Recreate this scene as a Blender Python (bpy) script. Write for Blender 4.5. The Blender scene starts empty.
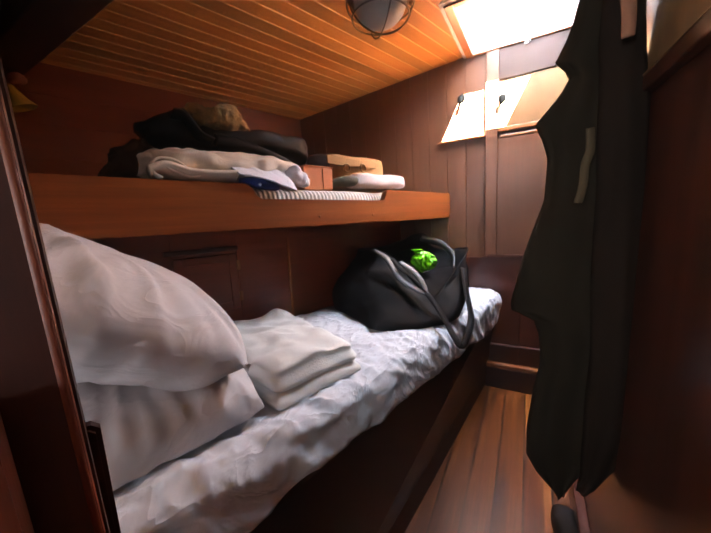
import bpy, bmesh, math, random
from mathutils import Vector, Matrix, noise
random.seed(7)
scene = bpy.context.scene
COL = scene.collection
PI = math.pi

# ------------------------------------------------------------------ camera
H = 1.167                                   # eye height above the cabin sole
YAW, PIT, ROL, FPX = -0.52242489, 0.19445587, -0.07533145, 302.8
fwd = Vector((math.sin(YAW)*math.cos(PIT), math.cos(YAW)*math.cos(PIT), -math.sin(PIT)))
rt = Vector((math.cos(YAW), -math.sin(YAW), 0))
up = rt.cross(fwd)
c_, s_ = math.cos(ROL), math.sin(ROL)
rt, up = c_*rt + s_*up, -s_*rt + c_*up
CAM = Vector((0, 0, H))
cd = bpy.data.cameras.new('camera'); co = bpy.data.objects.new('camera', cd); COL.objects.link(co)
cd.sensor_width = 36; cd.lens = FPX/711*36; cd.clip_start = .02
co.matrix_world = Matrix(((rt.x, up.x, -fwd.x, 0), (rt.y, up.y, -fwd.y, 0), (rt.z, up.z, -fwd.z, H), (0, 0, 0, 1)))
scene.camera = co

# ------------------------------------------------------------------ frames
# the berths follow the hull: u along the berth (towards the end wall), v across (towards the aisle), w up
O = Vector((-.409, 1.9, -.109 + H))
D = Vector((.296, .954, -.048)).normalized()
N = Vector((.954, -.296, 0)).normalized()
UPB = N.cross(D).normalized()
BF = Matrix(((D.x, N.x, UPB.x, O.x), (D.y, N.y, UPB.y, O.y), (D.z, N.z, UPB.z, O.z), (0, 0, 0, 1)))
BF = Matrix(((D.x, -N.x, UPB.x, O.x), (D.y, -N.y, UPB.y, O.y), (D.z, -N.z, UPB.z, O.z), (0, 0, 0, 1)))  # right handed (x=u, y=-v, z=w)
def L(u, v, w): return O + D*u + N*v + UPB*w
def loc(p):
    q = p - O
    return Vector((q.dot(D), q.dot(N), q.dot(UPB)))
def P(px, py, ax, val):
    """point of the place seen at a pixel of the frame, on a plane of the room (x/y/z) or of the berth (u/v/w)"""
    d = fwd + rt*((px - 355.5)/FPX) - up*((py - 266.5)/FPX)
    if ax in 'xyz':
        i = 'xyz'.index(ax); t = (val - CAM[i])/d[i]
    else:
        a = {'u': D, 'v': N, 'w': UPB}[ax]
        t = (val - (CAM - O).dot(a))/d.dot(a)
    return CAM + d*t

# ------------------------------------------------------------------ materials
def srgb(r, g, b):
    f = lambda c: (c/255/12.92) if c/255 <= .04045 else ((c/255 + .055)/1.055)**2.4
    return (f(r), f(g), f(b), 1)
class NT:
    def __init__(s, name):
        s.m = bpy.data.materials.new(name); s.m.use_nodes = True
        s.t = s.m.node_tree; s.n = s.t.nodes; s.l = s.t.links
        s.b = s.n['Principled BSDF']
        s.co = s.n.new('ShaderNodeTexCoord')
    def new(s, typ, **k):
        n = s.n.new('ShaderNode' + typ)
        for a, v in k.items(): setattr(n, a, v)
        return n
    def link(s, a, b): s.l.new(a, b)
    def mapping(s, scale, rot=(0, 0, 0), src='Object'):
        m = s.new('Mapping'); m.inputs['Scale'].default_value = scale; m.inputs['Rotation'].default_value = rot
        s.link(s.co.outputs[src], m.inputs['Vector']); return m.outputs['Vector']
    def noise(s, vec, scale=1, detail=4, rough=.5, dist=0):
        n = s.new('TexNoise'); n.inputs['Scale'].default_value = scale; n.inputs['Detail'].default_value = detail
        n.inputs['Roughness'].default_value = rough; n.inputs['Distortion'].default_value = dist
        s.link(vec, n.inputs['Vector']); return n.outputs['Fac']
    def ramp(s, fac, stops):
        r = s.new('ValToRGB'); e = r.color_ramp.elements
        e[0].position, e[0].color = stops[0]; e[1].position, e[1].color = stops[1]
        for p, c in stops[2:]:
            x = e.new(p); x.color = c
        s.link(fac, r.inputs['Fac']); return r.outputs['Color']
    def math(s, op, a, b=None):
        m = s.new('Math', operation=op)
        for i, x in enumerate((a, b)):
            if x is None: continue
            if isinstance(x, (int, float)): m.inputs[i].default_value = x
            else: s.link(x, m.inputs[i])
        return m.outputs[0]
    def mix(s, fac, a, b, blend='MIX'):
        m = s.new('MixRGB', blend_type=blend)
        for i, x in zip((0, 1, 2), (fac, a, b)):
            if isinstance(x, (int, float)): m.inputs[i].default_value = x
            elif isinstance(x, tuple): m.inputs[i].default_value = x
            else: s.link(x, m.inputs[i])
        return m.outputs[0]
    def bump(s, h, strength=.2, dist=.01):
        b = s.new('Bump'); b.inputs['Strength'].default_value = strength; b.inputs['Distance'].default_value = dist
        s.link(h, b.inputs['Height']); s.link(b.outputs[0], s.b.inputs['Normal'])
    def fin(s, col, rough=.5, coat=0, metal=0):
        if isinstance(col, tuple): s.b.inputs['Base Color'].default_value = col
        else: s.link(col, s.b.inputs['Base Color'])
        if isinstance(rough, (int, float)): s.b.inputs['Roughness'].default_value = rough
        else: s.link(rough, s.b.inputs['Roughness'])
        s.b.inputs['Metallic'].default_value = metal
        s.b.inputs['Coat Weight'].default_value = coat; s.b.inputs['Coat Roughness'].default_value = .25
        return s.m
ACROSS = lambda a: {0: 1, 1: 0, 2: 0}[a]
def wood(name, dark, mid, light, axis=0, rough=.35, coat=.3, knots=0, planks=0, stretch=14, bump=.06, seam=0):
    """varnished timber, grain along object axis `axis`; planks = board width across axis (axis+1)%3"""
    t = NT(name)
    sc = [stretch]*3; sc[axis] = 1.1
    v = t.mapping(tuple(sc))
    off = v
    if planks:
        sp = t.new('SeparateXYZ'); t.link(t.co.outputs['Object'], sp.inputs[0])
        cell = t.math('FLOOR', t.math('DIVIDE', sp.outputs[ACROSS(axis)], planks))
        wn = t.new('TexWhiteNoise', noise_dimensions='1D'); t.link(cell, wn.inputs['W'])
        add = t.new('VectorMath', operation='MULTIPLY_ADD')
        t.link(wn.outputs['Color'], add.inputs[0]); add.inputs[1].default_value = (37, 37, 37); t.link(v, add.inputs[2])
        off = add.outputs[0]
    n1 = t.noise(off, 1.0, 6, .6, .6)
    n2 = t.noise(off, 4.5, 3, .5, .2)
    f = t.math('ADD', t.math('MULTIPLY', n1, .75), t.math('MULTIPLY', n2, .25))
    c = t.ramp(f, [(.33, dark), (.5, mid), (.66, light)])
    if planks:
        hv = t.math('ADD', t.math('MULTIPLY', wn.outputs['Value'], .65), .65)
        cb = t.new('CombineXYZ'); [t.link(hv, cb.inputs[i]) for i in range(3)]
        c = t.mix(1, c, cb.outputs[0], 'MULTIPLY')
        if seam:
            fr_ = t.math('FRACT', t.math('DIVIDE', sp.outputs[ACROSS(axis)], planks))
            ed = t.math('ABSOLUTE', t.math('SUBTRACT', fr_, .5))
            c = t.mix(t.math('GREATER_THAN', ed, .5 - seam), c, srgb(40, 20, 10))
    if knots:
        ks = [9]*3; ks[axis] = 3.2; ks[2 if axis != 2 else 1] = .01
        vo = t.new('TexVoronoi'); vo.inputs['Randomness'].default_value = 1; vo.inputs['Scale'].default_value = 1
        t.link(t.mapping(tuple(ks)), vo.inputs['Vector'])
        kf = t.ramp(vo.outputs['Distance'], [(.05, (1, 1, 1, 1)), (.12, (0, 0, 0, 1))])
        c = t.mix(t.math('MULTIPLY', kf, knots), c, tuple(x*.35 for x in dark[:3]) + (1,))
    t.bump(n2, bump, .004)
    return t.fin(c, rough, coat)
def fabric(name, col, col2=None, rough=.9, weave=600, fuzz=0, noise_scale=9, bump=.12, sheen=0):
    t = NT(name)
    v = t.mapping((1, 1, 1))
    n = t.noise(v, noise_scale, 4)
    c = t.ramp(n, [(.35, col), (.68, col2 or col)])
    w = t.noise(v, weave if not fuzz else fuzz, 3, .7)
    t.bump(w, bump, .002 if not fuzz else .006)
    t.b.inputs['Sheen Weight'].default_value = sheen
    t.b.inputs['Specular IOR Level'].default_value = .5 if col[0] > .03 else .12
    return t.fin(c, rough)
def linen(name, col, col2, scale, strength, stretch=(1, 1, 1), rot=(0, 0, 0)):
    t = NT(name)
    v = t.mapping(stretch, rot)
    n = t.noise(t.mapping((1, 1, 1)), 5, 4)
    c = t.ramp(n, [(.35, col), (.68, col2)])
    a = t.noise(v, scale, 3, .5, 1.2)
    rd = t.math('SUBTRACT', 1, t.math('MULTIPLY', t.math('ABSOLUTE', t.math('SUBTRACT', a, .5)), 7))
    rd = t.math('MAXIMUM', rd, 0)
    b = t.noise(v, scale*2.6, 2, .5, .8)
    h = t.math('ADD', t.math('POWER', rd, 2), t.math('MULTIPLY', b, .8))
    t.bump(h, strength, .012)
    return t.fin(c, .82)
def plain(name, col, rough=.5, metal=0, coat=0):
    t = NT(name)
    n = t.noise(t.mapping((1, 1, 1)), 14, 4)
    c = t.mix(.12, col, t.ramp(n, [(.3, (.0, .0, .0, 1)), (.7, (1, 1, 1, 1))]), 'OVERLAY')
    r = t.math('ADD', t.math('MULTIPLY', n, .16), rough - .08)
    return t.fin(c, r, coat, metal)

M = {}
M['pine'] = wood('ceiling_pine', srgb(202, 120, 46), srgb(230, 154, 70), srgb(244, 178, 94), 0, .38, .35, knots=1, planks=.065, stretch=22)
M['bead_glint'] = wood('ceiling_bead_glint', srgb(236, 180, 100), srgb(244, 198, 122), srgb(250, 212, 142), 0, .3, .4)
M['mahog'] = wood('mahogany', srgb(104, 46, 28), srgb(136, 66, 42), srgb(162, 88, 58), 0, .36, .3, stretch=26)
M['mahog_v'] = wood('mahogany_upright', srgb(50, 21, 13), srgb(70, 31, 19), srgb(90, 43, 27), 2, .36, .3, stretch=26)
M['mahog_h'] = wood('hull_lining_mahogany', srgb(98, 42, 20), srgb(130, 60, 29), srgb(156, 80, 40), 0, .4, .3, planks=0, stretch=24)
M['lee'] = wood('leeboard_mahogany', srgb(112, 54, 24), srgb(146, 76, 34), srgb(176, 100, 48), 0, .34, .4, stretch=30)
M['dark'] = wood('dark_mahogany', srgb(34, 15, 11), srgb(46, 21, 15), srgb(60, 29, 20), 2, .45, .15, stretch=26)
M['grey_v'] = wood('end_wall_mahogany', srgb(80, 48, 30), srgb(102, 64, 42), srgb(122, 80, 54), 2, .42, .25, stretch=24)
M['rail'] = wood('rail_timber', srgb(40, 26, 20), srgb(54, 36, 28), srgb(66, 46, 36), 0, .8, 0)
M['post'] = wood('post_edge_highlight', srgb(58, 24, 13), srgb(80, 34, 19), srgb(102, 48, 27), 2, .55, 0)
M['pale'] = wood('pale_maple', srgb(104, 74, 42), srgb(120, 88, 54), srgb(134, 102, 66), 2, .4, .2, stretch=20)
M['trim'] = wood('trim_timber', srgb(112, 60, 28), srgb(148, 86, 44), srgb(176, 110, 62), 0, .32, .4)
M['right'] = wood('right_wall_mahogany', srgb(56, 24, 14), srgb(78, 34, 20), srgb(98, 46, 28), 2, .3, .6, stretch=18)
M['panel'] = wood('beige_panel', srgb(140, 110, 74), srgb(156, 124, 86), srgb(170, 138, 98), 2, .35, .3)
M['sole'] = wood('sole_planks', srgb(70, 32, 10), srgb(126, 64, 24), srgb(190, 116, 52), 1, .38, .12, planks=.1, seam=.04, stretch=24, bump=.1)
M['white_paint'] = plain('white_paint', srgb(228, 230, 232), .45)
M['sheet'] = linen('white_sheet', srgb(204, 208, 216), srgb(214, 218, 224), 4.5, .34, (2.4, 1, 1), (0, 0, .9))
M['pillow'] = linen('white_pillowcase', srgb(202, 200, 202), srgb(211, 209, 210), 5, .16, (2.6, 1, 1), (0, 0, .5))
M['towel'] = fabric('cream_fleece', srgb(220, 220, 216), srgb(231, 231, 227), .95, fuzz=170, bump=.28, sheen=.2)
M['black_cloth'] = fabric('black_nylon', srgb(15, 15, 16), srgb(21, 21, 23), .8, 500)
M['bag_lining'] = fabric('grey_webbing', srgb(82, 82, 84), srgb(108, 108, 110), .6, 700)
M['green'] = plain('lime_plastic', srgb(120, 214, 20), .35, 0, .4)
M['coat_a'] = fabric('olive_black_cloth', srgb(38, 33, 25), srgb(48, 42, 32), .85, 500)
M['coat_b'] = fabric('dark_brown_cloth', srgb(34, 26, 20), srgb(42, 32, 25), .85, 500)
M['tan_fold'] = fabric('tan_cloth', srgb(84, 70, 50), srgb(104, 88, 62), .9, 500)
M['pink'] = fabric('dusty_pink_cloth', srgb(140, 100, 78), srgb(156, 116, 92), .9, 500)
M['leather'] = fabric('black_leather', srgb(20, 17, 15), srgb(28, 24, 21), .5, 300)
M['olive'] = fabric('dark_olive_cloth', srgb(48, 36, 24), srgb(64, 48, 32), .9, 400)
M['fleece'] = fabric('brown_fleece', srgb(104, 80, 40), srgb(184, 142, 82), .95, fuzz=120, noise_scale=46, bump=1, sheen=.1)
M['cream'] = fabric('cream_cotton', srgb(224, 206, 182), srgb(236, 222, 202), .85, 700)
M['palewhite'] = fabric('pale_cotton', srgb(224, 226, 234), srgb(234, 236, 242), .85, 700)
M['blue'] = fabric('blue_cloth', srgb(30, 54, 120), srgb(42, 70, 144), .7, 500)
M['orange_box'] = plain('orange_card', srgb(206, 118, 62), .6)
M['khaki'] = fabric('khaki_canvas', srgb(158, 116, 66), srgb(178, 134, 80), .85, 300)
M['greenish'] = fabric('dark_green_cloth', srgb(62, 62, 46), srgb(78, 78, 58), .85, 300)
M['pouch'] = fabric('white_pouch', srgb(226, 206, 196), srgb(236, 220, 210), .6, 300)
M['brass'] = plain('brass', srgb(150, 104, 44), .35, .9)
M['old_brass'] = plain('old_brass', srgb(116, 80, 40), .4, .8)
t = NT('black_iron'); t.b.inputs['Specular IOR Level'].default_value = 0
M['iron'] = t.fin((.0006, .0006, .0006, 1), .9)
M['hinge'] = plain('hinge_brass', srgb(206, 168, 104), .4, .2)
M['wire'] = plain('dark_wire', srgb(52, 38, 28), .45, .6)
M['steel'] = plain('steel', srgb(150, 148, 146), .35, .8)
M['black_metal'] = plain('black_metal', srgb(30, 26, 24), .45, .4)
M['shade'] = plain('yellow_shade', srgb(196, 160, 56), .5)
M['rosy'] = plain('rosy_plastic', srgb(150, 84, 62), .5)
M['shoe'] = plain('black_shoe', srgb(18, 15, 14), .5)
# ribbed ticking
t = NT('ribbed_mattress_cover')
wv = t.new('TexWave', wave_type='BANDS', bands_direction='X'); wv.inputs['Scale'].default_value = 17; wv.inputs['Distortion'].default_value = 1.6
wv.inputs['Detail'].default_value = 2
t.link(t.mapping((1, 1, 1)), wv.inputs['Vector'])
t.bump(wv.outputs['Fac'], .6, .006)
M['ticking'] = t.fin(t.ramp(wv.outputs['Fac'], [(.2, srgb(168, 158, 146)), (.6, srgb(214, 208, 200))]), .85)
# frosted glass
t = NT('frosted_glass')
t.b.inputs['Transmission Weight'].default_value = .35; t.b.inputs['IOR'].default_value = 1.3
M['frost'] = t.fin(t.ramp(t.noise(t.mapping((1, 1, 1)), 8), [(.3, srgb(190, 188, 184)), (.7, srgb(208, 206, 202))]), .55)
# milky acrylic hatch lid
t = NT('milky_acrylic')
tr = t.new('BsdfTranslucent'); tr.inputs['Color'].default_value = (.80, .86, .95, 1)
df = t.new('BsdfDiffuse'); df.inputs['Color'].default_value = (.6, .64, .7, 1)
mx = t.new('MixShader'); mx.inputs[0].default_value = .45
t.link(tr.outputs[0], mx.inputs[1]); t.link(df.outputs[0], mx.inputs[2])
t.link(mx.outputs[0], t.n['Material Output'].inputs['Surface'])
M['acrylic'] = t.m

# ------------------------------------------------------------------ mesh helpers
def link(o): COL.objects.link(o); return o
def obj(name, bm, mat, parent=None, frame=None, smooth=True, base=True):
    """bm holds room coordinates; frame = orientation whose axes the grain follows"""
    if frame is None:
        zs = [v.co for v in bm.verts]
        c = Vector((sum(v.x for v in zs)/len(zs), sum(v.y for v in zs)/len(zs), min(v.z for v in zs)))
        frame = Matrix.Translation(c)
    bm.transform(frame.inverted())
    bmesh.ops.recalc_face_normals(bm, faces=bm.faces)
    me = bpy.data.meshes.new(name); bm.to_mesh(me); bm.free()
    for p in me.polygons: p.use_smooth = smooth
    for m in (mat if isinstance(mat, list) else [mat]): me.materials.append(m)
    o = link(bpy.data.objects.new(name, me))
    if parent: 
        o.parent = parent; o.matrix_basis = parent.matrix_basis.inverted() @ frame if parent.parent is None else (parent.parent.matrix_basis @ parent.matrix_basis).inverted() @ frame
    else: o.matrix_basis = frame
    return o
def thing(name, label, cat, at, group=None):
    o = link(bpy.data.objects.new(name, None)); o.empty_display_size = .05
    o.matrix_basis = Matrix.Translation(at)
    return tag(o, label, cat, group)
def tag(o, label, cat, group=None):
    o['label'] = label; o['category'] = cat
    if group: o['group'] = group
    return o
def struct(o): o['kind'] = 'structure'; return o
def box_bm(fn, a0, a1, b0, b1, c0, c1, bev=0, seg=2, bm=None):
    """box in any frame: fn maps (a,b,c) to the room"""
    own = bmesh.new()
    vs = [own.verts.new((x, y, z)) for x in (a0, a1) for y in (b0, b1) for z in (c0, c1)]
    for f in ((0, 1, 3, 2), (4, 6, 7, 5), (0, 4, 5, 1), (2, 3, 7, 6), (0, 2, 6, 4), (1, 5, 7, 3)):
        own.faces.new([vs[i] for i in f])
    if bev: bmesh.ops.bevel(own, geom=list(own.edges), offset=bev, segments=seg, affect='EDGES', profile=.5)
    for v in own.verts: v.co = fn(*v.co)
    if bm is None: return own
    me = bpy.data.meshes.new('tmp'); own.to_mesh(me); own.free(); bm.from_mesh(me); bpy.data.meshes.remove(me)
    return bm
W = lambda x, y, z: Vector((x, y, z + H))         # room frame, z counted from eye height
def prism_bm(pts_front, off):
    """closed outline of room points pushed by vector off"""
    bm = bmesh.new()
    a = [bm.verts.new(p) for p in pts_front]; b = [bm.verts.new(p + off) for p in pts_front]
    bm.faces.new(a); bm.faces.new(b[::-1])
    for i in range(len(a)):
        j = (i + 1) % len(a); bm.faces.new((a[i], a[j], b[j], b[i]))
    return bm
def cat(vals, t):
    """smooth interpolation of a list of tuples at t in 0..1"""
    n = len(vals) - 1
    x = min(max(t*n, 0), n - 1e-9); i = int(x); f = x - i
    p = [Vector(vals[min(max(k, 0), n)]) for k in (i - 1, i, i + 1, i + 2)]
    return .5*((2*p[1]) + (p[2] - p[0])*f + (2*p[0] - 5*p[1] + 4*p[2] - p[3])*f*f + (3*p[1] - p[0] - 3*p[2] + p[3])*f**3)
def rings_bm(rings, cap=True, closed=True):
    bm = bmesh.new(); R = [[bm.verts.new(p) for p in r] for r in rings]
    n = len(R[0])
    for a, b in zip(R, R[1:]):
        for i in range(n if closed else n - 1):
            j = (i + 1) % n; bm.faces.new((a[i], a[j], b[j], b[i]))
    if cap and closed:
        for r in (R[0], R[-1]):
            c = bm.verts.new(sum((v.co for v in r), Vector())/n)
            for i in range(n): bm.faces.new((r[i], r[(i + 1) % n], c))
    return bm
def tube_bm(pts, r, n=10, smooth=0, bm=None, closed=False):
    pts = [Vector(p) for p in pts]
    if smooth: pts = [cat(pts, i/smooth) for i in range(smooth + 1)]
    rr = r if callable(r) else (lambda t: r)
    rings = []; prev = None
    m = len(pts)
    for i, p in enumerate(pts):
        d = ((pts[(i + 1) % m] if closed else pts[min(i + 1, m - 1)]) - (pts[i - 1] if (closed or i) else pts[0])).normalized()
        if prev is None: x = d.orthogonal().normalized()
        else: x = (prev - d*prev.dot(d)).normalized()
        prev = x; y = d.cross(x)
        rings.append([p + (x*math.cos(a) + y*math.sin(a))*rr(i/(m - 1)) for a in (2*PI*k/n for k in range(n))])
    if closed: rings.append(rings[0])
    own = rings_bm(rings, cap=not closed)
    if closed: bmesh.ops.remove_doubles(own, verts=own.verts, dist=1e-6)
    if bm is None: return own
    me = bpy.data.meshes.new('tmp'); own.to_mesh(me); own.free(); bm.from_mesh(me); bpy.data.meshes.remove(me); return bm
def ribbon_bm(pts, side, w, th=.003, n=40):
    """flat webbing strap along pts; side(t) = across direction"""
    rings = []
    for i in range(n + 1):
        t_ = i/n; p = cat(pts, t_); d = (cat(pts, min(t_ + .01, 1)) - cat(pts, max(t_ - .01, 0))).normalized()
        s = side(t_) if callable(side) else side
        s = (s - d*s.dot(d)).normalized(); nn = d.cross(s)
        ww = w(t_) if callable(w) else w
        rings.append([p + s*ww/2 + nn*th/2, p - s*ww/2 + nn*th/2, p - s*ww/2 - nn*th/2, p + s*ww/2 - nn*th/2])
    return rings_bm(rings)
def lathe_bm(prof, c, ax=Vector((0, 0, 1)), n=32, cap=False):
    x = ax.orthogonal().normalized(); y = ax.cross(x)
    return rings_bm([[c + ax*h + (x*math.cos(a) + y*math.sin(a))*r for a in (2*PI*k/n for k in range(n))] for r, h in prof], cap=cap)
def softbox_bm(fn, su, sv, sw, r, res=.012, disp=None):
    """box with large rounded edges, dense, centred footprint, standing on w=0; disp(p) moves local points"""
    bm = bmesh.new()
    hu, hv = su/2, sv/2
    def face(f, na, nb):
        g = [[bm.verts.new(f(i/na, j/nb)) for j in range(nb + 1)] for i in range(na + 1)]
        for i in range(na):
            for j in range(nb): bm.faces.new((g[i][j], g[i + 1][j], g[i + 1][j + 1], g[i][j + 1]))
    nu, nv, nw = (max(3, int(s/res)) for s in (su, sv, sw))
    for k in (0, 1):
        face(lambda a, b: (su*a - hu, sv*b - hv, sw*k), nu, nv)
        face(lambda a, b: (su*a - hu, sv*k - hv, sw*b), nu, nw)
        face(lambda a, b: (su*k - hu, sv*a - hv, sw*b), nv, nw)
    bmesh.ops.remove_doubles(bm, verts=bm.verts, dist=res*.05)
    rr = min(r, sw/2 - 1e-4)
    for v in bm.verts:
        p = v.co
        q = Vector((min(max(p.x, -hu + r), hu - r), min(max(p.y, -hv + r), hv - r), min(max(p.z, rr), sw - rr)))
        d = p - q
        d = Vector((d.x/r, d.y/r, d.z/rr))
        if d.length > 1e-6:
            # project each shell of the corner to a rounded one
            m_ = max(abs(d.x), abs(d.y), abs(d.z)); d = d.normalized()*m_
        v.co = q + Vector((d.x*r, d.y*r, d.z*rr))
    for v in bm.verts:
        p = v.co.copy()
        if disp: p = disp(p)
        v.co = fn(*p)
    return bm
def displace(bm, f):
    bm.normal_update()
    new = [(v, v.co + v.normal*f(v.co)) for v in bm.verts]
    for v, c in new: v.co = c
    return bm
def nz(p, s, seed=0): return noise.noise(Vector((p[0]*s + seed*7.3, p[1]*s + seed*3.1, p[2]*s - seed*5.7)))
def ridge(p, s, seed=0): return 1 - abs(nz(p, s, seed))*2
def pillow_bm(M4, a, b, T, n=60, sag=0, wr=.006, seed=0, extra=None, full=.55, crease=.0):
    """pillow with pinched corners, half sizes a, b, half thickness T; M4 places it"""
    bm = bmesh.new(); g = {}; cre = {}
    for s in (1, -1):
        for i in range(n + 1):
            for j in range(n + 1):
                # denser rows near the seam
                x = math.sin((i/n*2 - 1)*PI/2); y = math.sin((j/n*2 - 1)*PI/2)
                edge = i in (0, n) or j in (0, n)
                if edge and s == -1: g[s, i, j] = g[1, i, j]; continue
                X = a*x*(1 - .045*(1 - y*y)); Y = b*y*(1 - .045*(1 - x*x))
                h = max(0, (1 - abs(x)**2.6))**full*max(0, (1 - abs(y)**2.6))**full
                z = s*T*h
                q = Vector((X, Y, z + s*3))
                # creases run in from the seam
                X *= 1 - .09*x*x*y*y; Y *= 1 - .09*x*x*y*y
                e = max(abs(x), abs(y))
                ang = math.atan2(y, x)
                k = (max(0, e - .35)/.65)**1.2*(1 if not edge else .3)
                z += s*wr*(noise.noise(Vector((ang*7 + seed, e*1.2, s*2.0)))*1.9*k + noise.noise(Vector((X*6, Y*6, seed + s)))*.9*h)
                p = Vector((X, Y, z))
                p = Vector((X, Y, z))
                if extra: p = extra(p, x, y, s)
                g[s, i, j] = bm.verts.new(M4 @ p)
                fq = X + .45*(Y + b) + .05*nz((X, Y, s), 5, seed)
                cr = max(0, math.sin(fq*34 + 2.2*nz((X*.8, Y*.6, seed), 4, 2)))**3*(.7 + .5*nz((fq, seed, 1), 9, 5)) + max(0, math.sin(fq*61 + 4*nz((X, Y, seed), 6, 7)))**4*.35
                cr *= math.exp(-(1 + y)/.8)*(.15 + .85*min(1, h*1.4))*(1 if s == 1 else .5)
                cre[g[s, i, j]] = cr
    for s in (1, -1):
        for i in range(n):
            for j in range(n):
                f = [g[s, i, j], g[s, i + 1, j], g[s, i + 1, j + 1], g[s, i, j + 1]]
                try: bm.faces.new(f if s == 1 else f[::-1])
                except ValueError: pass
    if crease:
        bmesh.ops.recalc_face_normals(bm, faces=bm.faces); bm.normal_update()
        for v, q in [(v, v.co - v.normal*crease*c) for v, c in cre.items()]: v.co = q
    return bm
def loft_bm(stations, ax_a, ax_b, n=36, m=60, p=2.6, wr=None):
    """stations: (centre, half a, half b); superellipse sections spanned by ax_a, ax_b, ends closed softly"""
    rings = []
    for i in range(m + 1):
        t_ = i/m
        c = cat([s[0] for s in stations], t_)
        ab = cat([(s[1], s[2], 0) for s in stations], t_)
        A, B = max(ab[0], .001), max(ab[1], .001)
        r = []
        for k in range(n):
            th = 2*PI*k/n; ct, st = math.cos(th), math.sin(th)
            q = c + ax_a*(A*math.copysign(abs(ct)**(2/p), ct)) + ax_b*(B*math.copysign(abs(st)**(2/p), st))
            r.append(q)
        rings.append(r)
    bm = rings_bm(rings)
    if wr: displace(bm, wr)
    return bm
def sil_bm(cols, v0, depth, n=36, m=70, p=2.4, wr=None, axis='v', dv=N):
    """soft body whose outline from the aisle follows (px, top, bottom) columns, standing around v=v0 with half depth `depth`"""
    st = []
    for c in cols:
        px, ty, by = c[:3]; d = c[3] if len(c) > 3 else depth; vv = c[4] if len(c) > 4 else v0
        a = P(px, ty, axis, vv); b = P(px, by, axis, vv)
        st.append(((a + b)/2, d, (a - b).length/2))
    return loft_bm(st, dv, UPB, n, m, p, wr)

# ------------------------------------------------------------------ the room
IDB = Matrix.Translation(Vector((0, 0, H)))
FY = IDB
# floor (cabin sole)
bm = box_bm(W, -1.2, .30, -1.1, 1.93, -1.20, -1.167)
struct(obj('floor', bm, M['sole'], frame=Matrix.Translation((0.02, 0, 0)), smooth=False))
# hull lining above the upper berth: wide horizontal boards with open joints
bm = bmesh.new()
w = -1.35
hb = [(-1.35, -.6), (-.6, 0), (0, .19), (.19, .34), (.34, .485), (.485, .61), (.61, .80)]
for a, b in hb:
    box_bm(lambda u, v, w: L(u, v, w), -2.4, .75, -1.05, -1.01, a + .0003, b - .0003, .0015, 1, bm)
box_bm(L, -2.4, .75, -1.08, -1.045, -1.35, .95, 0, 1, bm)
struct(obj('wall_left', bm, M['mahog_h'], frame=BF, smooth=False))

# ceiling: boards along the berth, grooved and cambered
PC = [(-1.75, .624), (-1.467, .649), (-.29, .747), (.32, .768)]            # section at the end wall (x, z)
def ceil_w(v):
    # height of the underside above the berth origin, as a function of v, at u=0 line of the end wall
    pts = []
    for x, z in PC:
        q = loc(W(x, 1.9, z)); pts.append((q.y, q.z))
    for (v0, w0), (v1, w1) in zip(pts, pts[1:]):
        if v <= v1 or (v1, w1) == pts[-1]:
            return w0 + (w1 - w0)*(v - v0)/(v1 - v0)
bm = bmesh.new()
bw = .065
k0, k1 = -18, 22
pts = []
for k in range(k0, k1):
    v = k*bw
    for dv, dz in ((.0, .005), (.003, .0), (bw - .003, .0), (bw, .005)):
        pts.append((v + dv, ceil_w(v + dv) + dz, 1 if dv < .001 else 0))
top = bmesh.new()
rows = []
for v, wz, _ in pts: rows.append([bm.verts.new(L(u, v, wz)) for u in (-3.3, .75)])
for r0, r1 in zip(rows, rows[1:]): bm.faces.new((r0[0], r1[0], r1[1], r0[1]))
tops = [bm.verts.new(L(u, v, ceil_w(v) + .05)) for v in (pts[0][0], pts[-1][0]) for u in (-3.3, .75)]
# close the slab
bm.faces.new((tops[0], tops[1], tops[3], tops[2]))
bm.faces.new([r[0] for r in rows] + [tops[2], tops[0]])
bm.faces.new([r[1] for r in rows][::-1] + [tops[1], tops[3]])
bm.faces.new((rows[0][0], rows[0][1], tops[1], tops[0]))
bm.faces.new((rows[-1][0], tops[2], tops[3], rows[-1][1]))
ceil = obj('ceiling', bm, [M['pine'], M['bead_glint']], frame=BF, smooth=False)
struct(ceil)
# hatch hole, cut through and baked in
HX0, HX1, HY0, HY1 = -.275, .15, 1.40, 1.872
cb = obj('cut', box_bm(W, HX0, HX1, HY0, HY1, .5, 1.2), M['pine'], smooth=False)
md = ceil.modifiers.new('hole', 'BOOLEAN'); md.object = cb; md.solver = 'EXACT'
dg = bpy.context.evaluated_depsgraph_get()
nm = bpy.data.meshes.new_from_object(ceil.evaluated_get(dg))
ceil.modifiers.clear(); ceil.data = nm
bpy.data.objects.remove(cb)
# thin beads in the grooves, coloured pale as the highlights their edges catch
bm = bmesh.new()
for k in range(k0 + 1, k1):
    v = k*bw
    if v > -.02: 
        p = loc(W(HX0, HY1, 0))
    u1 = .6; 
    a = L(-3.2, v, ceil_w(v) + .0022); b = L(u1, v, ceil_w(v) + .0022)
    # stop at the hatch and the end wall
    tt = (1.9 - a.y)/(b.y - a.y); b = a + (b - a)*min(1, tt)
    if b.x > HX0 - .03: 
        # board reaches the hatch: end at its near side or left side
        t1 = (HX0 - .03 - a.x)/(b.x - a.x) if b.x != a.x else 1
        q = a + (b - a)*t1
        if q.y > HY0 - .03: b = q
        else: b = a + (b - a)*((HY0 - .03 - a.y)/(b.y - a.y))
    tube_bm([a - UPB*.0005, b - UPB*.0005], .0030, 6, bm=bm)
o = obj('trim_1', bm, M['bead_glint'], frame=BF); struct(o)

# end wall: upright boards
bm = bmesh.new()
xs = [-2.1 + .105*i for i in range(25)]
for x in xs:
    box_bm(W, x + .0008, x + .1042, 1.9, 1.93, -1.2, 1.0, .002, 1, bm)
box_bm(W, -2.1, .5, 1.925, 1.96, -1.2, 1.0, 0, 1, bm)
struct(obj('wall_end', bm, M['grey_v'], frame=IDB, smooth=False))
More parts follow.
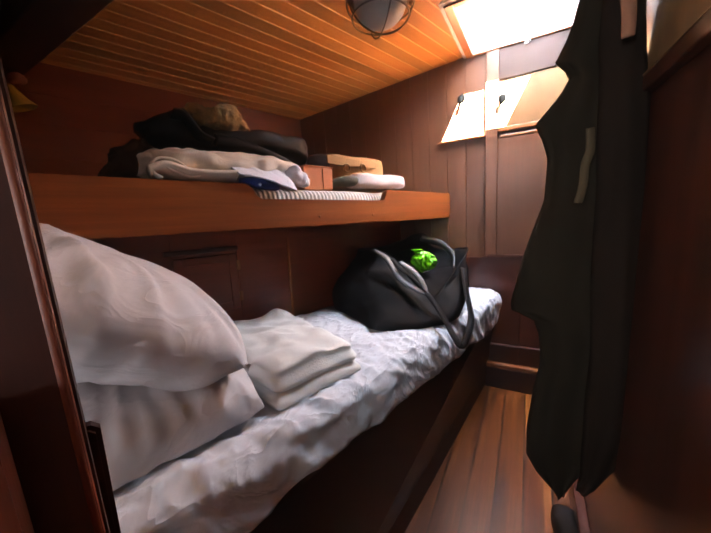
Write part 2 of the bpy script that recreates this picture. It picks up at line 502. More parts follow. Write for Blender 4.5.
# its framing: stile, top rail, shelf rail, lower panel frame
def tr(name, mat, *boxes, bev=.004, fn=W, frame=IDB):
    bm = bmesh.new()
    for b in boxes: box_bm(fn, *b, bev, 2, bm)
    return struct(obj(name, bm, mat, frame=frame, smooth=False))
tr('trim_2', M['grey_v'], (-.212, -.150, 1.878, 1.902, -.33, .742))
tr('trim_3', M['rail'], (-.150, .5, 1.882, 1.902, .585, .742))
tr('trim_4', M['pale'], (-.150, .30, 1.889, 1.902, .352, .585), bev=.002)
tr('trim_5', M['trim'], (-.152, .30, 1.868, 1.902, .332, .352), (-.140, .30, 1.876, 1.902, .300, .315), (-.47, -.212, 1.876, 1.902, .318, .330), bev=.003)
tr('trim_6', M['grey_v'], (-.150, .5, 1.880, 1.902, -.327, .30))
tr('trim_18', M['mahog_v'], (-.32, -.02, 1.888, 1.902, -1.0, -.345), (-.02, .5, 1.893, 1.902, -1.0, -.345))
tr('trim_7', M['mahog_v'], (-.20, .25, 1.876, 1.902, -.345, -.327), (-.20, .25, 1.876, 1.902, -.895, -.875))
tr('trim_8', M['trim'], (-.20, .21, 1.862, 1.902, -1.028, -.998), bev=.006)
tr('baseboard_end', M['dark'], (-.20, .21, 1.872, 1.902, -1.167, -1.028))

# right wall with its framed upper panel and ledge
RX = .205
bm = box_bm(W, RX, RX + .05, -1.0, 1.95, -1.2, 1.0)
struct(obj('wall_right', bm, M['right'], frame=IDB, smooth=False))
tr('trim_9', M['right'], (RX - .022, RX + .002, .93, 1.0, -.2, .80))
tr('trim_10', M['right'], (RX - .020, RX + .002, .1, .935, .176, .204), bev=.003)
tr('ledge_highlight_strip', M['panel'], (RX - .021, RX + .002, .1, .936, .2035, .2075), bev=.001)  # pale strip coloured in as the lit top edge of the ledge
tr('trim_11', M['panel'], (RX - .010, RX + .002, .1, .93, .206, .80), bev=.002)
tr('baseboard_right', M['right'], (RX - .03, RX + .002, -.9, 1.89, -1.167, -1.06))

# partition at the head of the berths, its post, and the rear of the cabin
pa, pb = P(0, 68, 'v', .525), P(109, 533, 'v', .525)
pd = (pb - pa).normalized(); pa = pa - pd*.6; pb = pb + pd*.9
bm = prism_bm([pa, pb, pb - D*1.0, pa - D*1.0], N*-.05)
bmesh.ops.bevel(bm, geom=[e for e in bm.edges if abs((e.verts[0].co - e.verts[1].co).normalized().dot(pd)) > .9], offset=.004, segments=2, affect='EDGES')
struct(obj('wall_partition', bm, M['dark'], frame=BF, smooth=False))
struct(obj('post_highlight_strip', tube_bm([pa - D*.008 - N*.004, pb - D*.008 - N*.004], .0055, 16), M['post'], frame=BF))  # reddish moulding standing in for the highlight along the post edge
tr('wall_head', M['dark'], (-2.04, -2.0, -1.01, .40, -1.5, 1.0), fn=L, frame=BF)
bm = bmesh.new()
box_bm(W, -1.3, -.72, -1.0, -.96, -1.2, 1.0, 0, 1, bm); box_bm(W, .12, .3, -1.0, -.96, -1.2, 1.0, 0, 1, bm)
box_bm(W, -.72, .12, -1.0, -.96, .62, 1.0, 0, 1, bm)
struct(obj('wall_rear', bm, M['mahog_v'], frame=IDB, smooth=False))
tr('added_rear_door', M['mahog_v'], (-.72, .12, -.995, -.965, -1.165, .2), (-.72, -.36, -.995, -.965, .2, .42), (-.22, .12, -.995, -.965, .2, .42), (-.72, .12, -.995, -.965, .42, .62))  # unseen rear door added to shut out sky, gap left for fill light
# rear door frame upright seen at the lower left
ra, rb = P(-8, 432, 'v', .58), P(22, 533, 'v', .58)
rd = (rb - ra).normalized(); ra = ra - rd*.02; rb = rb + rd*.5
bm = prism_bm([ra, rb, rb - D*.2, ra - D*.2], N*-.04)
struct(obj('trim_12', bm, M['mahog_v'], frame=BF, smooth=False))
# deck beam crossing overhead at the head of the berths
bz = .625
e0 = P(117, 0, 'z', bz + H); e1 = P(29, 73, 'z', bz + H)
yb = (e0.y + e1.y)/2
tr('trim_13', M['dark'], (-1.86, .21, yb - .13, yb, bz, .85), bev=.008)

# ------------------------------------------------------------------ deck hatch
def frame_bm(x0, x1, y0, y1, z0, X0, X1, Y0, Y1, z1, th):
    """splayed tube: opening (x0..y1) at z0 to opening (X0..Y1) at z1, wall thickness th"""
    bm = bmesh.new()
    def ring(a, b, c, d, z): return [bm.verts.new(W(x, y, z)) for x, y in ((a, c), (b, c), (b, d), (a, d))]
    r = [ring(x0, x1, y0, y1, z0), ring(X0, X1, Y0, Y1, z1), ring(X0 - th, X1 + th, Y0 - th, Y1 + th, z1), ring(x0 - th, x1 + th, y0 - th, y1 + th, z0)]
    for a, b in zip(r, r[1:] + r[:1]):
        for i in range(4): bm.faces.new((a[i], a[(i + 1) % 4], b[(i + 1) % 4], b[i]))
    return bm
ZC = .86                                                    # top of the coaming
SX0, SX1, SY0, SY1 = -.185, .135, 1.475, 1.86
hatch = thing('deck_hatch', 'open deck hatch in the boarded ceiling with a propped milky lid', 'hatch', W((HX0 + HX1)/2, 1.64, .75))
obj('coaming', frame_bm(HX0, HX1, HY0, HY1, .735, SX0, SX1, SY0, SY1, ZC, .05), M['white_paint'], hatch, smooth=False)
bm = bmesh.new()
for b in ((HX0 - .035, HX0, HY0 - .03, 1.9), (HX1, HX1 + .035, HY0 - .03, 1.9), (HX0, HX1, HY0 - .03, HY0), (HX0, HX1, HY1, 1.9)):
    box_bm(W, b[0], b[1], b[2], b[3], .728, .775, .004, 2, bm)
obj('trim_frame', bm, M['trim'], hatch, frame=IDB, smooth=False)
AL = math.radians(33)
def lidf(x, s, n_): return W(x, SY1 + .02 - s*math.cos(AL) + n_*math.sin(AL)*-1, ZC + .012 + s*math.sin(AL) + n_*math.cos(AL))
lid = obj('lid', box_bm(lidf, SX0 - .05, SX1 + .20, .0, .58, 0, .012, .003), M['acrylic'], hatch, smooth=False)
bm = bmesh.new()
tube_bm([W(HX0 + .02, HY0 + .06, .80), W(HX0 + .0, 1.72, .83)], .008, 10, bm=bm)
obj('stay_arm', bm, M['black_metal'], hatch)
# latch on the rail under the hatch
lp = P(527, 41, 'y', 1.878)
lt = thing('latch', 'small white latch on the dark rail below the hatch', 'latch', lp)
bm = bmesh.new(); box_bm(lambda a, b, c: lp + Vector((a, b, c)), -.010, .010, -.006, .004, -.012, .008, .003, 2, bm)
obj('plate', bm, M['white_paint'], lt)
obj('tongue', tube_bm([lp + Vector((-.012, -.008, .002)), lp + Vector((.004, -.016, .000)), lp + Vector((.016, -.010, -.010))], .004, 8, 8), M['steel'], lt)

# two coat hooks on the end wall
for (px, py, yy, lab) in ((461.5, 100, 1.9, 'small metal coat hook on the dark wall left of the upright stile'), (502, 100, 1.889, 'small metal coat hook on the pale panel right of the stile')):
    c = P(px, py, 'y', yy)
    h = thing('coat_hook', lab, 'hook', c, 'coat hooks on the end wall')
    obj('back_plate', lathe_bm([(0, .0), (.020, 0), (.020, -.004), (.015, -.009), (0, -.009)], c + Vector((0, 0, .008)), Vector((0, 1, 0)), 20), M['iron'], h)
    obj('prong', tube_bm([c + Vector((0, -.004, .008)), c + Vector((0, -.026, -.006)), c + Vector((0, -.032, -.020)), c + Vector((0, -.042, -.016)), c + Vector((0, -.046, .006))], .0075, 8, 16), M['iron'], h)

# ------------------------------------------------------------------ berths (joinery)
ub = thing('upper_berth', 'built-in mahogany upper bunk with a notched leeboard along the aisle', 'bunk', L(-.9, -.4, 0))
out = []
NU0, NU1, ND = -1.262, -.585, .052
def s_curve(u0, u1, w0, w1, n=10):
    return [(u0 + (u1 - u0)*i/n, w0 + (w1 - w0)*(.5 - .5*math.cos(PI*i/n))) for i in range(n + 1)]
LW = .147
prof = [(-1.995, 0), (.085, 0), (.085, LW)] + s_curve(NU1 + .018, NU1 - .022, LW, LW - ND) + s_curve(NU0 + .05, NU0, LW - ND, LW) + [(-1.995, LW)]
bm = prism_bm([L(u, 0, w) for u, w in prof], N*-.03)
bmesh.ops.bevel(bm, geom=[e for e in bm.edges if e.calc_length() > .001 and abs((e.verts[0].co - e.verts[1].co).normalized().dot(N)) < .5], offset=.004, segments=2, affect='EDGES')
obj('leeboard', bm, M['lee'], ub, frame=BF, smooth=False)
obj('berth_base', box_bm(L, -1.995, .38, -1.005, -.031, .012, .030), M['mahog'], ub, frame=BF, smooth=False)
# plug heads along the lower edge
for u in (-.98, -.68, -.30):
    obj('screw_plug', lathe_bm([(0, .001), (.005, .001), (.005, -.002)], L(u, .0005, .035), N, 12), M['dark'], ub)

# upper mattress
def upd(p): return p + Vector((0, 0, .004*nz(p, 9, 1)))
bm = softbox_bm(lambda a, b, c: L(a - .85, b - .52, c + .031), 2.2, .94, .112, .045, .02, upd)
tag(obj('mattress', bm, M['ticking'], frame=BF), 'ribbed pale mattress showing in the notch of the upper bunk', 'mattress')

# lower berth
VF = lambda u: .322 - .058*u
lb = thing('lower_berth', 'built-in mahogany lower bunk with a plain dark front', 'bunk', L(-.9, .1, -1.05))
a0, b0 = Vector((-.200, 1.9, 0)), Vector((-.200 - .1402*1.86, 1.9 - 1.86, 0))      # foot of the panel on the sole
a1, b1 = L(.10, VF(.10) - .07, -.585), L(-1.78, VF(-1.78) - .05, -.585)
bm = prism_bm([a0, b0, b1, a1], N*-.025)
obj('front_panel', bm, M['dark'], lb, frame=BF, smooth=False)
bm = prism_bm([L(-1.99, -.30, -.615), L(.32, -.30, -.615), L(.16, .20, -.615), L(-1.78, .33, -.615), L(-1.99, .33, -.615)], UPB*.018)
obj('berth_base', bm, M['mahog'], lb, frame=BF, smooth=False)
# rounded leeboard stub by the pillows
sa, sb = P(101, 430, 'v', .495), P(121, 533, 'v', .495)
sd_ = (sb - sa).normalized(); sb = sb + sd_*.35
bm = prism_bm([sa, sb, sb - D*.16, sa - D*.16 - sd_*.005, sa - D*.022 - sd_*.010, sa - D*.008 - sd_*.008], N*-.022)
bmesh.ops.bevel(bm, geom=[e for e in bm.edges if abs((e.verts[0].co - e.verts[1].co).normalized().dot(N)) < .5], offset=.005, segments=2, affect='EDGES')
obj('leeboard', bm, M['dark'], lb, frame=BF, smooth=False)

# lower mattress in its fitted sheet
mt = thing('mattress', 'lower bunk mattress under a creased white fitted sheet', 'mattress', L(-.9, 0, -.58))
MU0, MU1 = -1.99, .215
def sheetp(p):
    u = p.x + (MU0 + MU1)/2; k = (p.y + .36)/.72          # 0 at the lockers, 1 at the aisle
    va, vb = -.295, VF(u)
    if k > .5: pass
    # far end is cut square with the end wall
    u2 = u - .21*(k - .15)*max(0, min(1, (u + .9)/1.0))
    v = va + (vb - va)*k
    top = max(0, min(1, (p.z - .03)/.08))
    q = Vector((u*1.0, v*1.0, 0))
    f = ridge((u*.9 + v*1.3, v*2.2 - u*.8, 0), 3.2, 2)
    f2 = ridge((u*2.0 - v*2.6, v*1.4 + u, .3), 4.1, 5)
    near = max(0, min(1, (-u - .7)/.6)); edge = max(0, min(1, (k - .55)/.35))
    amp = .004 + .006*near + .006*edge
    dz = amp*(f**3*1.0 + f2**4*.8 + nz((u, v, 0), 9, 3)*.5)*top
    dv = .008*edge*nz((u*1.6, p.z*3, 1), 7, 8) + .010*edge*ridge((u*2 + p.z*4, p.z, 2), 4, 4)
    dz += .0045*top*max(0, ridge((u*1.9 + v*1.5, v*.7 - u*.5, 4), 7, 11))**5 + .003*top*max(0, ridge((u*1.2 - v*1.6, u*.6 + v*.4, 2), 13, 6))**4
    dz += .006*edge*top*ridge((u*1.5 + v*.6, v*.3 - u*.2, p.z), 13, 9)**2
    dv += .006*edge*ridge((u*1.2 + p.z*.8, p.z*.6, 1), 15, 3)**2
    drop = (1 - top)*edge*(.02*nz((u, 0, 0), 4, 6) - .012)
    return Vector((u2, v + dv, p.z + dz + drop))
bm = softbox_bm(lambda a, b, c: L(a, b, c - .595), MU1 - MU0, .72, .165, .055, .0075, sheetp)
obj('fitted_sheet', bm, M['sheet'], mt)

# lockers behind the lower berth
LV = -.301
bm = bmesh.new()
box_bm(L, -2.0, .60, LV - .03, LV - .012, -.60, .0, 0, 1, bm)
box_bm(L, -2.0, -1.435, LV - .012, LV, -.60, .01, .002, 1, bm)
box_bm(L, -1.197, -.955, LV - .012, LV, -.60, .01, .002, 1, bm)
box_bm(L, -1.435, -1.197, LV - .012, LV, -.098, .01, .002, 1, bm)
box_bm(L, -1.435, -1.197, LV - .012, LV, -.60, -.335, .002, 1, bm)
box_bm(L, -.955, .60, LV - .012, LV - .006, -.60, .01, .001, 1, bm)
struct(obj('wall_lower_left', bm, M['mahog'], frame=BF, smooth=False))
tr('trim_14', M['pine'], (-.957, -.945, LV - .004, LV + .009, -.44, -.055), bev=.003, fn=L, frame=BF)
tr('trim_15', M['dark'], (-1.46, -1.19, LV - .002, LV + .012, -.088, -.070), bev=.004, fn=L, frame=BF)
ck = thing('locker_door', 'small mahogany locker door with brass hinges behind the big pillow', 'locker', L(-1.31, LV, -.33))
bm = bmesh.new()
d0, d1, z0, z1, rw = -1.432, -1.200, -.332, -.101, .032
box_bm(L, d0, d1, LV - .010, LV - .001, z0, z1, 0, 1, bm)
for b in ((d0, d0 + rw, z0, z1), (d1 - rw, d1, z0, z1), (d0 + rw, d1 - rw, z0, z0 + rw), (d0 + rw, d1 - rw, z1 - rw, z1)):
    box_bm(L, b[0], b[1], LV - .004, LV + .006, b[2], b[3], .003, 2, bm)
obj('door_frame', bm, M['mahog'], ck, frame=BF, smooth=False)
for wz in (-.150, -.283):
    bm = bmesh.new(); box_bm(L, -1.203, -1.187, LV + .003, LV + .008, wz - .020, wz + .020, .001, 1, bm)
    tube_bm([L(-1.197, LV + .009, wz - .021), L(-1.197, LV + .009, wz + .021)], .0035, 10, bm=bm)
    obj('hinge', bm, M['hinge'], ck)
# ------------------------------------------------------------------ pillows
def frameM(c, x, y):
    x = x.normalized(); y = (y - x*y.dot(x)).normalized(); z = x.cross(y)
    return Matrix(((x.x, y.x, z.x, c.x), (x.y, y.y, z.y, c.y), (x.z, y.z, z.z, c.z), (0, 0, 0, 1)))
WM = -.43
lowp = frameM(L(-1.635, .03, WM + .085), D, N)
lowp = frameM(L(-1.655, .05, WM + .045), D, -N)
def ex_low(p, x, y, s):
    p.z *= .34 if s == -1 else 1.35
    return p
p1 = obj('pillow', pillow_bm(lowp, .25, .33, .105, n=90, wr=.010, seed=3, extra=ex_low, full=.36, crease=.014), M['pillow'])
tag(p1, 'flatter white pillow lying on the sheet underneath the big plump one', 'pillow', 'pillows on the lower bunk')
tl = math.radians(31)
ax = D*math.cos(tl) - UPB*math.sin(tl)
topp = frameM(L(-1.690, .055, WM + .298), ax, N*-1 + UPB*.0)
p2 = obj('pillow', pillow_bm(topp, .30, .34, .125, n=110, wr=.010, seed=9, full=.5, crease=.018), M['pillow'])
tag(p2, 'plump white pillow leaning on top of another pillow beside the post', 'pillow', 'pillows on the lower bunk')

# ------------------------------------------------------------------ folded fleece blanket
q4 = [(-1.385, -.25), (-1.40, .345), (-1.12, .34), (-1.035, -.19)]          # footprint (u, v)
def fleece(p):
    a = (p.x + .15)/.30; b = (p.y + .3)/.60; h = p.z
    u = (q4[0][0]*(1 - b) + q4[1][0]*b)*(1 - a) + (q4[3][0]*(1 - b) + q4[2][0]*b)*a
    v = (q4[0][1]*(1 - a) + q4[3][1]*a)*(1 - b) + (q4[1][1]*(1 - a) + q4[2][1]*a)*b
    k = max(0, min(1, h/.06))
    h2 = h*(.52 + .48*b)*(1.0 + .15*nz((u, v, 0), 6, 4)) + k*(.020*nz((u*1.2, v*.9, 0), 8, 2) + .010*nz((u, v*.8, 0), 19, 6) + .012*b*(1 - a))
    out_ = 1 + .03*math.sin(h*110)*(1 if abs(a - .5) > .45 or abs(b - .5) > .45 else 0)
    cu, cv = -1.235, .06
    u = cu + (u - cu)*out_ + .008*nz((u, v, h), 9, 5); v = cv + (v - cv)*out_ + .008*nz((u, v, h), 9, 7)
    return Vector((u, v, h2))
bl = thing('folded_blanket', 'folded cream fleece blanket lying on the white sheet beside the pillows', 'blanket', L(-1.24, .06, WM))
obj('bottom_fold', softbox_bm(lambda a, b, c: L(a, b, c + WM + .002), .30, .60, .042, .02, .01, fleece), M['towel'], bl)
def fleece2(p):
    q = fleece(Vector((p.x*.98, p.y*.985 - .004, p.z)))
    q.z += .0
    return q
obj('top_fold', softbox_bm(lambda a, b, c: L(a, b, c + WM + .036), .30, .60, .064, .032, .008, fleece2), M['towel'], bl)

# ------------------------------------------------------------------ black holdall
bagroot = thing('holdall_bag', 'open black holdall bag with long straps at the far end of the lower bunk', 'bag', L(-.66, .08, WM))
base = [(-.76, -.222), (-.80, -.08), (-.835, .06), (-.865, .18), (-.72, .29), (-.58, .34), (-.47, .27), (-.42, .05), (-.43, -.14), (-.52, -.225), (-.66, -.24)]
rimpx = [(359, 250, -.20), (375, 249, -.12), (392, 258, -.02), (409, 276, .10), (432, 297, .24), (451, 277, .27), (468, 250, .20), (458, 248, .04), (439, 240, -.10), (420, 234, -.16), (388, 246, -.24)]
rim = [P(x, y, 'v', v) for x, y, v in rimpx]
rings = []
nb = len(base)
def loopc(pts, t_):
    n = len(pts); x = (t_ % 1)*n; i = int(x) % n; f = x - int(x)
    p = [pts[(i + k) % n] for k in (-1, 0, 1, 2)]
    return .5*((2*p[1]) + (p[2] - p[0])*f + (2*p[0] - 5*p[1] + 4*p[2] - p[3])*f*f + (3*p[1] - p[0] - 3*p[2] + p[3])*f**3)
bb = [L(u, v, WM + .008) for u, v in base]
cen = sum(bb, Vector())/nb
NB = 88
for k in range(25):
    s = k/24
    r = []
    for i in range(NB):
        a = loopc(bb, i/NB); b = loopc(rim, i/NB)
        p = a.lerp(b, s) + (a - cen).normalized()*(.045*math.sin(PI*min(1, s*1.15))*(1 - .4*s))
        if s < .06: p = p.lerp(cen + (a - cen)*.97, .5)
        r.append(p)
    rings.append(r)
# roll the rim inwards and down inside for a real opening
for dz, sc in ((-.004, .985), (-.03, .955), (-.09, .93)):
    rc = sum(rings[24], Vector())/NB
    rings.append([rc + (p - rc)*sc + UPB*dz for p in rings[24]])
bm = rings_bm(rings, cap=False)
bm.verts.ensure_lookup_table()
c = bm.verts.new(cen); bm.verts.ensure_lookup_table()
for i in range(NB): bm.faces.new((bm.verts[i], bm.verts[(i + 1) % NB], c))
c2 = bm.verts.new(sum(rings[-1], Vector())/NB + UPB*-.03); o_ = NB*(len(rings) - 1)
bm.verts.ensure_lookup_table()
for i in range(NB): bm.faces.new((bm.verts[o_ + i], bm.verts[o_ + (i + 1) % NB], c2))
displace(bm, lambda p: .008*nz(p, 9, 2) + .006*max(0, ridge(p, 8, 3))**3)
obj('bag_body', bm, M['black_cloth'], bagroot)
# rim tape, back flap, pocket band, straps
obj('rim_tape', tube_bm([loopc(rim, i/60) + UPB*.002 for i in range(60)], .0042, 8, closed=True), M['black_cloth'], bagroot)
fl = [P(421, 238, 'v', -.10), P(440, 243, 'v', -.04), P(452, 254, 'v', .06), P(453, 269, 'v', .13)]
obj('zip_flap', ribbon_bm([fl[0], fl[1], fl[2], fl[3]], lambda t_: UPB + N*.4, .040, .005), M['bag_lining'], bagroot)
sp = [P(392, 258, 'v', .03), P(400, 268, 'v', .09), P(416, 281, 'v', .19), P(433, 301, 'v', .29), P(444, 318, 'v', .36), P(455, 338, 'v', .43), P(462, 346, 'v', .46), P(469, 330, 'v', .45), P(471, 315, 'v', .42), P(466, 290, 'v', .36), P(463, 268, 'v', .28)]
obj('strap', ribbon_bm(sp, lambda t_: D + N*.25, .026, .003, 90), M['black_cloth'], bagroot)
sp2 = [P(373, 250, 'v', -.08), P(386, 258, 'v', .02), P(398, 277, 'v', .12), P(412, 287, 'v', .2), P(425, 291, 'v', .25), P(417, 275, 'v', .2), P(400, 262, 'v', .1)]
obj('handle', ribbon_bm(sp2, lambda t_: D*.8 + UPB*.3, .026, .004, 70), M['bag_lining'], bagroot)
# green bag inside
gc = P(424, 259, 'v', .02)
gb = thing('green_plastic_bag', 'crumpled lime green plastic bag poking out of the black holdall', 'plastic bag', gc - UPB*.05)
bm = bmesh.new(); bmesh.ops.create_icosphere(bm, subdivisions=5, radius=1)
for v in bm.verts:
    d = v.co.normalized(); a = math.atan2(d.y, d.x)
    r = 1 + .16*math.sin(a*9 + 3*nz(d, 2, 1)) + .25*nz(d, 3, 4)
    v.co = gc + N*(d.x*r*.062) + D*(d.y*r*.055) + UPB*(d.z*.052*(1 + .3*nz(d, 2.5, 6)) - .012)
obj('bag_body', bm, M['green'], gb)
rings = []
for i in range(9):
    t_ = i/8; rr = .010 + .018*t_**2
    rings.append([gc + N*(-.028 + rr*math.cos(2*PI*k/28)*(1 + .35*math.sin(k*2.7) * t_)) + D*(-.03 + rr*math.sin(2*PI*k/28)*(1 + .3*math.cos(k*2.1)*t_)) + UPB*(.032 + .022*t_) for k in range(28)])
obj('knotted_neck', rings_bm(rings), M['green'], gb)

# ------------------------------------------------------------------ things on the upper berth
fold = lambda s, a, seed: (lambda p: a*nz(p, s, seed) + a*.9*max(0, ridge((p.x*.6 + p.y*.3, p.y*.7, p.z*2.2), s*.9, seed + 3))**3)
# dark olive garment at the left end
bm = sil_bm([(100, 172, 179, .04), (108, 163, 180, .10), (113, 152, 181, .13), (124, 149, 181, .14), (136, 143, 181, .14), (147, 146, 181, .12), (162, 155, 181, .05)], -.30, .12, m=90, p=3, wr=fold(22, .011, 1))
tag(obj('olive_garment', bm, M['olive']), 'dark olive garment bunched at the left end of the clothes heap', 'clothes')
# cream cotton bundle, with its rolled left end
cr = thing('cream_shirt', 'folded cream and white shirt hanging over the edge of the upper bunk', 'clothes', L(-1.3, -.2, .146))
bm = sil_bm([(136, 158, 174, .05), (146, 152, 180, .12), (170, 151, 183, .15), (205, 153, 186, .16), (240, 156, 184, .15), (265, 158, 182, .13), (285, 162, 182, .10), (300, 172, 182, .04)], -.19, .14, m=90, p=2.2, wr=fold(16, .010, 2))
obj('shirt_body', bm, M['cream'], cr)
rl = [P(*q, 'v', -.04) for q in ((160, 179), (152, 174), (150, 166), (155, 160), (166, 160), (176, 164), (186, 171), (196, 177), (186, 178), (172, 173), (163, 168))]
obj('rolled_sleeve', ribbon_bm(rl, lambda t_: N, .07, .006, 90), M['cream'], cr)
rl = [P(*q, 'v', -.035) for q in ((150, 176), (165, 172), (185, 178), (205, 180), (235, 180))]
obj('shirt_fold', ribbon_bm(rl, lambda t_: N + UPB*.5, .09, .012, 50), M['cream'], cr)
hang = []
for i in range(31):
    s = i/30
    row = []
    for j in range(15):
        k = j/14
        # top edge to the hanging lower corner
        tx, ty = 222 + 62*s, 160 + 8*s*s
        bx, by = 240 + 58*s, 174 + 17*s**1.5
        vv = -.10 + .125*k
        q = P(tx + (bx - tx)*k, ty + (by - ty)*k, 'v', vv)
        row.append(q + N*(.012*nz((s*2, k*2, 0), 3, 3)))
    hang.append(row)
ringsH = [r + [p - N*.008 - UPB*.002 for p in r[::-1]] for r in hang]
obj('hanging_tail', rings_bm(ringsH), M['palewhite'], cr)
# blue pouch with a white button
bp = thing('blue_pouch', 'small blue cloth pouch with a white button in the leeboard notch', 'pouch', P(262, 188, 'v', -.03))
bm = sil_bm([(240, 178, 184, .01), (250, 177, 187, .02), (262, 178, 190, .022), (272, 181, 191, .02), (279, 184, 190, .008)], -.022, .02, m=40, wr=fold(20, .002, 4))
obj('pouch_body', bm, M['blue'], bp)
c = P(260, 184.5, 'v', -.001)
obj('button', lathe_bm([(0, .003), (.005, .003), (.006, 0), (0, 0)], c, N, 16), M['white_paint'], bp)
# black leather jacket folded over
lj = thing('leather_jacket', 'folded black leather jacket lying across the cream shirt', 'jacket', L(-1.3, -.25, .25))
bm = sil_bm([(135, 123, 134, .03), (143, 123, 141, .07), (151, 122, 143, .09), (161, 118, 146, .11), (172, 114, 151, .12), (182, 114, 153, .12), (191, 123, 155, .13), (200, 131, 156, .14), (215, 133, 157, .14), (235, 134, 158, .14), (255, 135, 159, .14), (272, 137, 160, .13), (288, 139, 164, .12), (297, 141, 166, .09), (299.5, 146, 165, .07)], -.27, .14, m=112, p=3.6, wr=fold(11, .007, 6))
obj('jacket_body', bm, M['leather'], lj)
rl = [P(*q, 'v', -.13) for q in ((172, 113), (183, 116), (192, 126), (200, 136), (212, 142))]
obj('lapel', ribbon_bm(rl, lambda t_: N + UPB*.3, .05, .008, 30), M['leather'], lj)
rl = [P(*q, 'v', -.125) for q in ((215, 140), (245, 146), (275, 157), (290, 164))]
obj('sleeve', tube_bm(rl, lambda t_: .020*(1 - .4*t_), 14, 30), M['leather'], lj)
# brown fleece on top
bm = sil_bm([(181, 113, 122, .03), (189, 107, 130, .06), (197, 109, 134, .08), (205, 112, 135, .09), (214, 109, 136, .10), (226, 112, 136, .10), (236, 121, 137, .08), (243, 129, 138, .06), (249, 133, 138, .02)], -.20, .09, m=60, wr=lambda p: .012*nz(p, 24, 3) + .009*nz(p, 55, 5))
tag(obj('fleece_hat', bm, M['fleece']), 'rough brown fleece bundled on top of the black leather jacket', 'fleece')
# crumpled white tissue by the box
bm = sil_bm([(286, 170, 186, .01), (293, 166, 187, .03), (301, 170, 187, .03), (309, 178, 187, .01)], -.07, .03, m=40, wr=lambda p: .006*nz(p, 40, 1) + .005*ridge(p, 30, 2))
tag(obj('crumpled_cloth', bm, M['palewhite']), 'crumpled white ruffled cloth against the orange box', 'cloth')
# orange box
b0 = loc(P(304.5, 187, 'v', -.09)); b1 = loc(P(332, 187, 'v', -.09)); b2 = loc(P(318, 167, 'v', -.09))
ob = thing('orange_box', 'small orange cardboard box on the upper mattress', 'box', L((b0.x + b1.x)/2, -.13, .146))
obj('box_body', box_bm(L, b0.x, b1.x, -.17, -.09, .144, b2.z, .002), M['orange_box'], ob, smooth=False)
obj('lid_flap', box_bm(L, b0.x + .004, b1.x + .008, -.165, -.085, b2.z, b2.z + .004, .001), M['orange_box'], ob, smooth=False)
obj('side_flap', box_bm(L, b0.x + (b1.x - b0.x)*.66, b1.x + .002, -.092, -.086, .150, b2.z - .004, .001), M['orange_box'], ob, smooth=False)
# black pouch behind the box
bm = sil_bm([(302, 160, 172, .02), (310, 155, 178, .05), (322, 154, 180, .06), (330, 158, 180, .03)], -.25, .05, m=40, wr=fold(18, .004, 2))
tag(obj('black_pouch', bm, M['black_cloth']), 'black cloth pouch standing behind the orange box', 'pouch')
# khaki bag with two rings
kb = thing('khaki_bag', 'khaki canvas bag with two metal rings on the upper bunk', 'bag', L(-.6, -.27, .146))
bm = sil_bm([(323, 154, 186, .03), (328, 155, 186, .07), (345, 158, 186, .09), (362, 160, 186, .09), (373, 161, 185, .07), (377, 164, 184, .03)], -.24, .08, m=50, p=4.5, wr=fold(12, .003, 5))
obj('bag_body', bm, M['khaki'], kb)
a = [P(*q, 'v', -.142) for q in ((326, 155), (345, 159), (375, 163), (375, 169), (345, 166), (327, 163))]
obj('flap', prism_bm(a, N*.008), M['khaki'], kb, smooth=False)
for px, py in ((347, 168), (363, 168)):
    c = P(px, py, 'v', -.132)
    obj('ring', tube_bm([c + (D*math.cos(2*PI*k/20) + UPB*math.sin(2*PI*k/20))*.018 for k in range(20)], .004, 8, closed=True), M['old_brass'], kb)
# dark green garment under it
bm = sil_bm([(330, 180, 187, .02), (340, 177, 187, .04), (352, 176, 187, .04), (362, 178, 187, .02)], -.11, .03, m=40, wr=fold(20, .003, 5))
tag(obj('green_garment', bm, M['greenish']), 'dark green cloth squeezed between orange box and white pouch', 'clothes')
# white pouch
wp = [P(*q, 'v', -.10) for q in ((350, 184), (402, 188))]
c = (P(376, 181, 'v', -.10))
bm = sil_bm([(349, 180, 188, .02), (356, 173, 189, .05), (372, 175, 189, .06), (388, 175.5, 189, .06), (398, 176.5, 189, .04), (403, 179, 187, .01)], -.11, .05, m=50, p=3.2, wr=fold(20, .003, 8))
tag(obj('white_pouch', bm, M['pouch']), 'puffy white packet at the right end of the things on the upper bunk', 'packet')

# ------------------------------------------------------------------ caged ceiling lamp
lc = P(380, -9, 'z', .772 + H); K = 1.25
lq = loc(lc); lc = L(lq.x, lq.y, ceil_w(lq.y))
dn = -UPB
lamp = thing('caged_ceiling_lamp', 'round bulkhead lamp with frosted glass and wire cage on the ceiling', 'lamp', lc)
obj('base_ring', lathe_bm([(a*K, b*K) for a, b in [(0, 0), (.105, 0), (.108, .010), (.100, .022), (.082, .030), (0, .030)]], lc, dn, 48), M['old_brass'], lamp)
obj('glass_dome', lathe_bm([(.080*K, .026*K)] + [(.080*K*math.cos(a), (.030 + .075*math.sin(a))*K) for a in (PI/2*i/14 for i in range(15))], lc, dn, 48), M['frost'], lamp)
bm = bmesh.new()
X1 = D; Y1 = N
for ang in (.5, .5 + PI/2):
    x = X1*math.cos(ang) + Y1*math.sin(ang)
    tube_bm([lc + x*(.102*K*math.cos(a)) + dn*((.018 + .105*math.sin(a))*K) for a in (PI*i/28 for i in range(29))], .0032, 8, bm=bm)
for r_, h_ in ((.100, .045), (.085, .080)):
    tube_bm([lc + (X1*math.cos(2*PI*k/40) + Y1*math.sin(2*PI*k/40))*r_*K + dn*h_*K for k in range(40)], .0032, 8, bm=bm, closed=True)
obj('wire_cage', bm, M['wire'], lamp)
